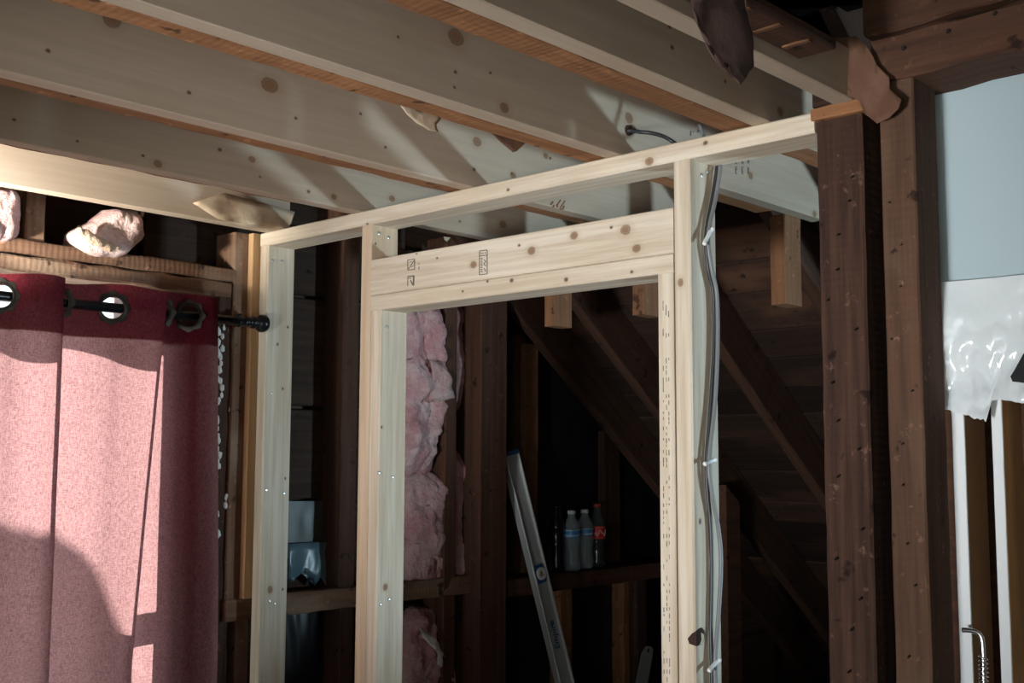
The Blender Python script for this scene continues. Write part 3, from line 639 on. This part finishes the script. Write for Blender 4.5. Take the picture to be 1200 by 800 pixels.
# ------------------------------------------------------------------ insulation
def fluffmat(name, c1, c2, c3):
    t = NT(name); v, _, _ = t.coords((1, 1, 1))
    n1 = t.noise(v, 9, 5, .65); n2 = t.noise(v, 55, 5, .75)
    col = t.mix(t.ramp(n1.outputs[0], .38, .68), c1, c2); col = t.mix(t.math('MULTIPLY', t.ramp(n2.outputs[0], .5, .75), .6), col, c3)
    t.set(t.b.inputs['Base Color'], col); t.b.inputs['Roughness'].default_value = .95; t.b.inputs['Specular IOR Level'].default_value = .1
    t.bump(t.math('ADD', n1.outputs[0], n2.outputs[0]), .9, .02); return t.m
M_pink = fluffmat('pink_fibreglass', (.66, .33, .33), (.84, .58, .56), (.90, .74, .70))
M_pinkl = fluffmat('pale_pink_fibreglass', (.72, .42, .40), (.86, .68, .62), (.9, .82, .74))
def batt(name, outline, y0, depth, mat, label, seed=0, rough=.014, nx=26, nz=44, ragged=.012):
    """outline: (z-fraction, px left, px right) list with py top/bottom -> fluffy pillow hugging the bay"""
    (pt_, pb_), rows_ = outline; bm = bmesh.new(); G = []
    for j in range(nz+1):
        t = j/nz; py = pt_+(pb_-pt_)*t
        for (t0, l0, r0), (t1, l1, r1) in zip(rows_[:-1], rows_[1:]):
            if t0 <= t <= t1: f = (t-t0)/(t1-t0); l = l0+(l1-l0)*f; r = r0+(r1-r0)*f; break
        row = []
        for i in range(nx+1):
            u = i/nx; p = oY(l+(r-l)*u, py, y0)
            ed = min(1, 5*u)*min(1, 5*(1-u))*min(1, 9*t)*min(1, 9*(1-t))
            q = Vector((p.x*1., seed*3.1, p.z))
            dd = .5*mnoise.noise(q*9)+.35*mnoise.noise(q*24)+.25*mnoise.noise(q*60)
            rag = mnoise.noise(Vector((seed, p.z*30, p.x*30)))*ragged
            p.y = y0+depth*(1-ed**.5)-rough*2*dd*(.3+ed); p.x += rag; p.z += mnoise.noise(Vector((p.z*30, seed, p.x*30)))*ragged
            row.append(bm.verts.new(p))
        G.append(row)
    for j in range(nz):
        for i in range(nx): bm.faces.new((G[j][i], G[j+1][i], G[j+1][i+1], G[j][i+1]))
    bmesh.ops.recalc_face_normals(bm, faces=bm.faces)
    c = sum((v.co for v in bm.verts), Vector())/len(bm.verts)
    for v in bm.verts: v.co -= c
    o = meshobj(name, bm, mat, None, Matrix.Translation(c), smooth=True); solid(o, .012, -1)
    return tag(o, label, 'insulation', 'pink insulation batts')
def tuft(par, pts, y, mat, w=.012, seed=0):
    o = flap('torn_facing', pts, lambda x, yy: oY(x, yy, y), (0, -1, 0), mat, None, None, .012, par, .001, seed); return o
ib = batt('insulation_batt', ((352, 552), [(0, 470, 524), (.2, 470, 523), (.45, 470, 532), (.6, 470, 530), (.8, 470, 519), (1, 470, 514)]), 2.655, .06, M_pink, 'tall pink insulation batt sagging right under the left end of the header', 1, .02, 26, 60)
tuft(ib, [(505, 420), (520, 426), (531, 443), (530, 452), (536, 466), (522, 469), (512, 467), (503, 472), (508, 450)], 2.63, M_pinkl, seed=4)
ib = batt('insulation_batt', ((556, 688), [(0, 470, 530), (.5, 470, 527), (.8, 470, 527), (1, 470, 522)]), 2.66, .06, M_pink, 'squarish pink insulation batt resting on the horizontal rail', 2, .012)
tuft(ib, [(504, 652), (512, 648), (520, 656), (526, 668), (521, 671), (514, 660)], 2.65, M_pinkl, seed=5)
ib = batt('insulation_batt', ((712, 830), [(0, 490, 538), (.3, 468, 538), (.7, 468, 545), (1, 468, 552)]), 2.66, .06, M_pink, 'slumped pink insulation batt below the horizontal rail', 3, .02)
tuft(ib, [(490, 733), (496, 738), (508, 747), (517, 760), (522, 770), (516, 766), (520, 782), (513, 779), (511, 766), (499, 755), (493, 746)], 2.625, plain('white_facing', (.8, .76, .7), .9), seed=6)
batt('insulation_batt', ((356, 480), [(0, 534, 543), (.3, 533, 546), (.7, 533, 543), (1, 534, 544)]), 2.69, .04, M_pink, 'narrow upper strip of pink insulation beside the thin dark stud', 4, .008, 10, 40, .006)
batt('insulation_batt', ((530, 686), [(0, 535, 543), (.3, 535, 552), (.8, 535, 551), (1, 535, 546)]), 2.685, .04, M_pink, 'narrow lower strip of pink insulation beside the thin dark stud', 5, .01, 10, 40, .006)
batt('insulation_batt', ((222, 281), [(0, -40, 24), (.15, -40, 29), (.8, -40, 27), (1, -40, 18)]), 2.64, .07, M_pinkl, 'bright pink insulation stuffed above the curtain left of the short stud', 6, .008, 26, 26, .003)
ib = batt('insulation_batt', ((246, 296), [(0, 140, 164), (.3, 122, 170), (.55, 98, 178), (.8, 96, 160), (1, 122, 150)]), 2.625, .08, M_pinkl, 'loose bright tuft of pink insulation lying on the header above the curtain', 7, .008, 30, 30, .003)
fr_ = spline([oY(x, y, 2.60) for x, y in ((91, 268), (99, 274), (110, 280), (122, 287), (137, 291))], 8)
bm = tube_bm(fr_, [.013*(.5+.5*math.sin(math.pi*min(.93, max(.12, i/(len(fr_)-1))))) for i in range(len(fr_))], 14)
for v in bm.verts: v.co += Vector((mnoise.noise(v.co*60), mnoise.noise(v.co*60+Vector((9, 0, 0))), mnoise.noise(v.co*60+Vector((0, 9, 0)))))*.006
meshobj('tan_facing', bm, fluffmat('tan_facing', (.55, .38, .26), (.72, .56, .42), (.8, .66, .52)), ib, smooth=True)

# black plastic and torn bluish plastic in the gable bays
def sheet(name, p0, p1, py0, py1, y, amp, mat, label, seed, nu=36, nv=36, fr=(10, 3)):
    bm = bmesh.new(); G = []
    for i in range(nu+1):
        col = []
        for j in range(nv+1):
            p = oY(p0+(p1-p0)*i/nu, py0+(py1-py0)*j/nv, y); p.y += amp*mnoise.noise(Vector((p.x*fr[0], p.z*fr[1], seed)))+.4*amp*mnoise.noise(Vector((p.x*30, p.z*18, seed))); p.z = min(p.z, ZR(p.x)+.12); col.append(bm.verts.new(p))
        G.append(col)
    for i in range(nu):
        for j in range(nv): bm.faces.new((G[i][j], G[i][j+1], G[i+1][j+1], G[i+1][j]))
    o = meshobj(name, bm, mat, smooth=True); return tag(o, label, 'plastic sheet')
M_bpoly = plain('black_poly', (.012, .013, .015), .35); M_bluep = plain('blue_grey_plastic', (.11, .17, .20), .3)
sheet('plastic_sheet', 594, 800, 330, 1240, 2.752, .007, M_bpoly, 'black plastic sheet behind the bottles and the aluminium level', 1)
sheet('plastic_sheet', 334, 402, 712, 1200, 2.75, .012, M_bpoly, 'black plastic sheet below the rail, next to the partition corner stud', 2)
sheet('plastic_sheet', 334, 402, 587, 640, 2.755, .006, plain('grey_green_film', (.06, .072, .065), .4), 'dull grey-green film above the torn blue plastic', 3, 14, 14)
o = flap('plastic_scrap', [(336, 637), (352, 636), (372, 635), (388, 636), (391, 660), (393, 687), (384, 690), (374, 676), (368, 686), (358, 670), (352, 672), (342, 682), (336, 676)], lambda x, y: oY(x, y, 2.735), (0, -1, 0), M_bluep, 'torn bluish plastic scrap sagging above the rail', 'plastic sheet', .008, None, .001, 9)

# ------------------------------------------------------------------ spirit level leaning in the bay
T = oY(597, 531, 2.655); Bm = oY(662, 800, 2.54)
dr = (Bm-T).normalized(); Ln = min(1.83, (T.z-.012)/abs(dr.z))
cam_n = Vector((0, -1, 0)); nn = (cam_n-dr*cam_n.dot(dr)).normalized(); sd = dr.cross(nn).normalized()
if sd.x < 0: sd = -sd
LM = Matrix((( dr.x, sd.x, nn.x, 0), (dr.y, sd.y, nn.y, 0), (dr.z, sd.z, nn.z, 0), (0, 0, 0, 1)))
def lvl(x, y, z): return Matrix.Translation(T+dr*x+sd*y+nn*z) @ LM
lv = empty('spirit_level', T+dr*Ln, label='long aluminium spirit level leaning against the rail', cat='spirit level')
meshobj('web', beam_bm(Ln, .056, .012, ch=.001), M_alu, lv, lvl(Ln/2, 0, 0))
for s in (-1, 1): meshobj('flange', beam_bm(Ln, .008, .028, ch=.002), M_alu, lv, lvl(Ln/2, s*.031, 0))
meshobj('end_cap', beam_bm(.014, .072, .032, ch=.003), M_blue, lv, lvl(.0, 0, 0))
def along(px, py):                          # nearest station on the level to a photo pixel
    d = ray(px, py); o3 = Vector((0, 0, CH)); n = d.cross(dr); best = (T-o3)
    a = dr.dot(dr); b_ = dr.dot(d); c = d.dot(d); e_ = dr.dot(o3-T); f = d.dot(o3-T); return (e_*c-b_*f)/(a*c-b_*b_)
va = along(632, 672)
vp = meshobj('vial_plate', beam_bm(.062, .044, .004, ch=.001), M_blue, lv, lvl(va, 0, .0085))
def ringbm(r0, r1, h, n=28):
    bm = bmesh.new(); R = [[bm.verts.new((r*math.cos(2*math.pi*k/n), r*math.sin(2*math.pi*k/n), z)) for r, z in ((r0, 0), (r0, h), (r1, h), (r1, 0))] for k in range(n)]
    for k in range(n):
        for q in range(4): bm.faces.new((R[k][q], R[(k+1) % n][q], R[(k+1) % n][(q+1) % 4], R[k][(q+1) % 4]))
    bmesh.ops.recalc_face_normals(bm, faces=bm.faces); return bm
meshobj('vial_ring', ringbm(.010, .021, .005), M_wplast, vp, lvl(va, 0, .0105))
meshobj('vial', tube_bm([(-.010, 0, 0), (.010, 0, 0)], .004, 10), plain('yellow_vial', (.45, .36, .16), .2), vp, lvl(va, 0, .013) @ Matrix.Rotation(.785, 4, 'Z'))
def text_mesh(s, size, name, mat, parent, M, shear=0):
    c = bpy.data.curves.new('t', 'FONT'); c.body = s; c.size = size; c.extrude = .0003; c.shear = shear; c.align_x = 'LEFT'; c.align_y = 'CENTER'; c.offset = .0004
    o = bpy.data.objects.new('t', c); COL.objects.link(o); dg = bpy.context.evaluated_depsgraph_get(); dg.update()
    me = bpy.data.meshes.new_from_object(o.evaluated_get(dg)); bpy.data.objects.remove(o); me.name = name; me.materials.append(mat)
    return link(bpy.data.objects.new(name, me), M, parent)
ta, tb = along(655.5, 760), along(648, 737)
flip = Matrix.Rotation(math.pi, 4, 'Z')     # reads up the level
text_mesh('Empire', .034, 'lettering', M_blue, lv, lvl(ta, 0, .0068) @ flip, .2)
ea = along(645.5, 731)
meshobj('emblem', ringbm(.006, .0085, .0006, 20), M_blue, lv, lvl(ea, -.002, .0062)); meshobj('emblem', beam_bm(.012, .0022, .0006, ch=.0002), M_blue, lv, lvl(ea, -.002, .0066) @ Matrix.Rotation(.6, 4, 'Z'))

# ------------------------------------------------------------------ bottles on the rail
def clear(name, c, mixf):
    t = NT(name); t.t.nodes.remove(t.b); tr = t.n('ShaderNodeBsdfTransparent', {'Color': rgb(c)}); p = t.n('ShaderNodeBsdfPrincipled', {'Base Color': (.55, .62, .64, 1), 'Roughness': .12})
    t.set(t.out.inputs[0], t.n('ShaderNodeMixShader', {0: mixf, 1: tr, 2: p})); return t.m
M_pet = clear('clear_bottle_plastic', (.92, .95, .96), .30); M_petc = clear('clear_cola_plastic', (.9, .9, .9), .07)
def label_mat(name, c1, c2):
    t = NT(name); v, _, _ = t.coords((1, 1, 1), False); w = t.n('ShaderNodeTexWave', {'Vector': v, 'Scale': 16., 'Distortion': 4., 'Detail': 1.}, bands_direction='Z')
    t.set(t.b.inputs['Base Color'], t.mix(t.ramp(w.outputs['Fac'], .62, .85), c1, c2)); t.b.inputs['Roughness'].default_value = .35; return t.m
M_blab = label_mat('blue_label', (.06, .28, .62), (.50, .68, .82)); M_rlab = label_mat('red_label', (.62, .03, .03), (.70, .10, .08))
M_cola = plain('dark_cola', (.012, .005, .004), .08)
SHZ = CH-.405
def bottle(px, py, y, label, kind):
    b0 = oY(px, py, y); e = empty('bottle', (b0.x, y, SHZ+.002), label=label, cat='bottle', group='plastic bottles on the rail')
    M = Matrix.Translation(Vector((b0.x, y, SHZ+.002)))
    if kind == 'water':
        pr = [(.022, .0), (.029, .003), (.0315, .012), (.031, .03), (.0285, .055), (.0275, .07), (.030, .085), (.0318, .10), (.0318, .112), (.030, .118), (.030, .146), (.0318, .15), (.0300, .158), (.024, .174), (.0165, .186), (.0135, .192), (.0135, .196), (.015, .197), (.015, .199), (.0125, .200), (.0125, .206)]
        meshobj('body', lathe_bm(pr, 22), M_pet, e, M, smooth=True)
        lb = meshobj('label_band', lathe_bm([(.0302, .1185), (.0306, .119), (.0306, .1455), (.0302, .146)], 22, False), M_blab, e, M, smooth=True)
        meshobj('cap', lathe_bm([(.0140, .2005), (.0148, .201), (.0148, .212), (.0138, .2135)], 22), M_wplast, e, M, smooth=True)
    else:
        pr = [(.020, .0), (.028, .004), (.0305, .014), (.0285, .03), (.0268, .05), (.0268, .07), (.029, .09), (.030, .10), (.0285, .104), (.0285, .150), (.0300, .154), (.028, .165), (.022, .182), (.0155, .200), (.0132, .210), (.0132, .214), (.0155, .2155), (.0155, .218), (.012, .219), (.012, .224)]
        bd = meshobj('body', lathe_bm(pr, 22), M_petc if kind == 'cola' else M_dbot, e, M, smooth=True)
        if kind == 'cola':
            meshobj('drink', lathe_bm([(r-.0016, z+.002) for r, z in pr[:8]]+[(.0265, .105), (.0265, .112)], 22), M_cola, bd, M, smooth=True)
            lb = meshobj('label_band', lathe_bm([(.0288, .1045), (.0293, .105), (.0293, .1495), (.0288, .150)], 22, False), M_rlab, e, M, smooth=True)
            sw = [Vector((.0299*math.cos(a), .0299*math.sin(a), .126+.009*math.sin((a+2.3)*5.5)+.004*math.cos((a+1)*11))) for a in [-2.9+i*.045 for i in range(44)]]
            meshobj('script_swirl', tube_bm(sw, .0012, 5), M_wplast, lb, M)
            meshobj('cap', lathe_bm([(.0140, .2195), (.0148, .220), (.0148, .231), (.0138, .2325)], 22), plain('red_cap', (.45, .05, .04), .4), e, M, smooth=True)
        else:
            meshobj('cap', lathe_bm([(.0140, .2195), (.0148, .220), (.0148, .231), (.0138, .2325)], 22), M_black, e, M, smooth=True)
M_dbot = plain('dark_bottle_plastic', (.012, .012, .014), .12)
bottle(670, 668, 2.668, 'clear water bottle with blue label standing in front beside the dark bottle', 'water')
bottle(685.5, 667, 2.69, 'clear water bottle with blue label touching the red-capped bottle', 'water')
bottle(700, 664, 2.688, 'cola bottle with red label and red cap on the rail', 'cola')
bottle(652, 668, 2.69, 'plain dark bottle half lost in shadow beside the water bottles', 'dark')
# grey plate with a hole hanging low by the last stud
q = [oY(x, y, 2.63) for x, y in ((757, 757), (762, 757), (765, 760), (764, 770), (756, 815), (742, 815), (752, 765))]
o = prism('grey_plate', [(v.x, v.z) for v in q], 'Y', 2.628, 2.631, plain('grey_plastic', (.28, .29, .27), .5)); tag(o, 'grey plastic plate with a hole hanging below the bottles', 'plate')
hq = oY(759.5, 762, 2.627); meshobj('hole_rim', ringbm(.0035, .006, .002, 14), M_black, o, Matrix.Translation(hq) @ Matrix.Rotation(math.pi/2, 4, 'X'))

# ------------------------------------------------------------------ cables on the right king stud
cy_ = YRt-.037-.006
def cab(pts, y): return [oY(x, yy, y) for x, yy in pts]
hole = oY(736, 153, YJ['A'])
lead = [hole+Vector((0, .03, .0)), hole, oY(750, 154.5, 1.37), oY(764, 156, 1.35), oY(778, 160, 1.335), oY(790, 167, 1.32), Vector((XP+.11, 1.27, ZP-.006)), Vector((XP+.098, 1.222, ZP-.03))]
c1 = lead+cab([(841, 190), (836, 225), (829, 262), (827, 285), (830, 315), (836, 345), (837, 400), (833, 470), (828, 540), (829, 575), (833, 620), (834, 680), (833, 740), (834, 780), (836, 900), (838, 1240)], cy_)
o = meshobj('electrical_cable', tube_bm(spline(c1, 8), .0042, 8), M_bcable, smooth=True); tag(o, 'black electrical cable from the joist hole down the king stud', 'cable')
c2 = [Vector((XP+.105, 1.26, ZP+.06)), Vector((XP+.10, 1.225, ZP-.02))]+cab([(844, 192), (839, 230), (832, 262), (830, 285), (834, 315), (840, 345), (841, 400), (838, 470), (831, 540), (834, 575), (842, 620), (845, 660), (842, 720), (838, 775), (840, 830), (842, 900), (843, 1240)], cy_-.009)
o = meshobj('electrical_cable', tube_bm(spline(c2, 8), .0042, 8), M_cable, smooth=True); tag(o, 'grey electrical cable bulging outward on the king stud', 'cable')
bm = ringbm(.006, .011, .0012, 18); meshobj('drilled_hole', bm, M_kh, ja, Matrix.Translation(hole+Vector((0, -.0002, 0))) @ Matrix.Rotation(math.pi/2, 4, 'X'))
LBC = ['white plastic cable clip nearest the top plate on the king stud', 'white plastic cable clip halfway down the king stud', 'white plastic cable clip below the knot hole on the king stud']
for (px, py), (qx, qy), lb in (((826, 284), (833, 270), LBC[0]), ((827, 543), (836, 539), LBC[1]), ((832, 784), (841, 774), LBC[2])):
    a = oY(px, py, cy_-.012); b = oY(qx, qy, cy_-.012); e = empty('cable_clip', (a+b)/2, label=lb, cat='cable clip', group='white cable clips')
    d = (b-a); l = d.length+.006; ang = math.atan2(d.z, d.x)
    M = Matrix.Translation((a+b)/2) @ Matrix.Rotation(-ang, 4, 'Y')
    meshobj('saddle', beam_bm(l, .006, .008, ch=.0015), M_wplast, e, M)
    for s in (-1, 1): meshobj('nail_head', lathe_bm([(.0025, -.004), (.0045, 0), (.0035, .0035)], 10), M_wplast, e, M @ Matrix.Translation(Vector((s*l/2, -.001, 0))) @ Matrix.Rotation(math.pi/2, 4, 'X'))

# ------------------------------------------------------------------ work lights on tripods, both out of view: one in the room, one under the eaves
def work_light(LP, AIM, label, energy, cone, blend, color, soft):
    wl = empty('work_light', (LP.x, LP.y, 0), label=label, cat='lamp')
    dv = (AIM-LP).normalized(); Q = dv.to_track_quat('-Z', 'Y').to_matrix().to_4x4()
    meshobj('head', beam_bm(.26, .20, .05, ch=.01), M_black, wl, Matrix.Translation(LP-dv*.06) @ Q); meshobj('pole', tube_bm([(LP.x, LP.y, .25), (LP.x, LP.y, LP.z-.10)], .014, 10), M_black, wl)
    for i in range(3):
        a = i*2.094; meshobj('leg', tube_bm([(LP.x, LP.y, .45), (LP.x+.32*math.cos(a), LP.y+.32*math.sin(a), .012)], .010, 8), M_black, wl)
    ld = bpy.data.lights.new('work_light_beam', 'SPOT'); ld.energy = energy; ld.color = color; ld.spot_size = math.radians(cone); ld.spot_blend = blend; ld.shadow_soft_size = soft
    lo = bpy.data.objects.new('work_light_beam', ld); COL.objects.link(lo); lo.matrix_world = Matrix.Translation(LP) @ Q
work_light(Vector((-1.7, .85, 1.05)), Vector((1.81, 1.45, CH+.28)), 'LED work light on a tripod standing in the open room', 520, 40, 1, (.95, .98, 1), .22)
work_light(Vector((3.55, -1.0, CH-.35)), Vector((1.7, 1.95, CH+.62)), 'LED work light on a tripod under the eaves', 250, 44, .55, (.61, .85, 1), .10)
# clamp lamp clipped to a joist left of the frame, shining up along the curtain wall
cl = Vector((.50, 2.40, CH+.32)); ca = Vector((1.12, 2.64, CH+.62)); dv = (ca-cl).normalized(); Q = dv.to_track_quat('-Z', 'Y').to_matrix().to_4x4()
e = empty('clamp_lamp', (.40, 2.33, ZP-.05), label='aluminium clamp lamp clipped under the joists beside the curtain', cat='lamp')
o = meshobj('shade', lathe_bm([(.018, .09), (.022, .05), (.05, .02), (.07, -.03), (.073, -.03), (.053, .024), (.025, .055), (.021, .09)], 24, False), M_alu, e, Matrix.Translation(cl) @ Q, smooth=True)
meshobj('bulb', lathe_bm([(.012, .05), (.014, .03), (.026, .008), (.028, -.006), (.018, -.022), (.002, -.027)], 16), M_wplast, e, Matrix.Translation(cl+dv*-.004) @ Q, smooth=True)
meshobj('arm', tube_bm(spline([cl-dv*.09, cl-dv*.12+Vector((0, 0, .05)), Vector((.38, 2.24, ZP-.03)), Vector((.38, 2.22, ZP-.003))], 6), .007, 8), M_black, e, smooth=True)
lumber('clip', (.36, .40), (2.196, 2.242), (ZP-.02, ZP-.001), 'Y', M_black, e)
ld = bpy.data.lights.new('clamp_lamp_beam', 'SPOT'); ld.energy = 150; ld.color = (1, .95, .86); ld.spot_size = math.radians(52); ld.spot_blend = 1; ld.shadow_soft_size = .03
lo = bpy.data.objects.new('clamp_lamp_beam', ld); COL.objects.link(lo); lo.matrix_world = Matrix.Translation(cl+dv*.035) @ Q
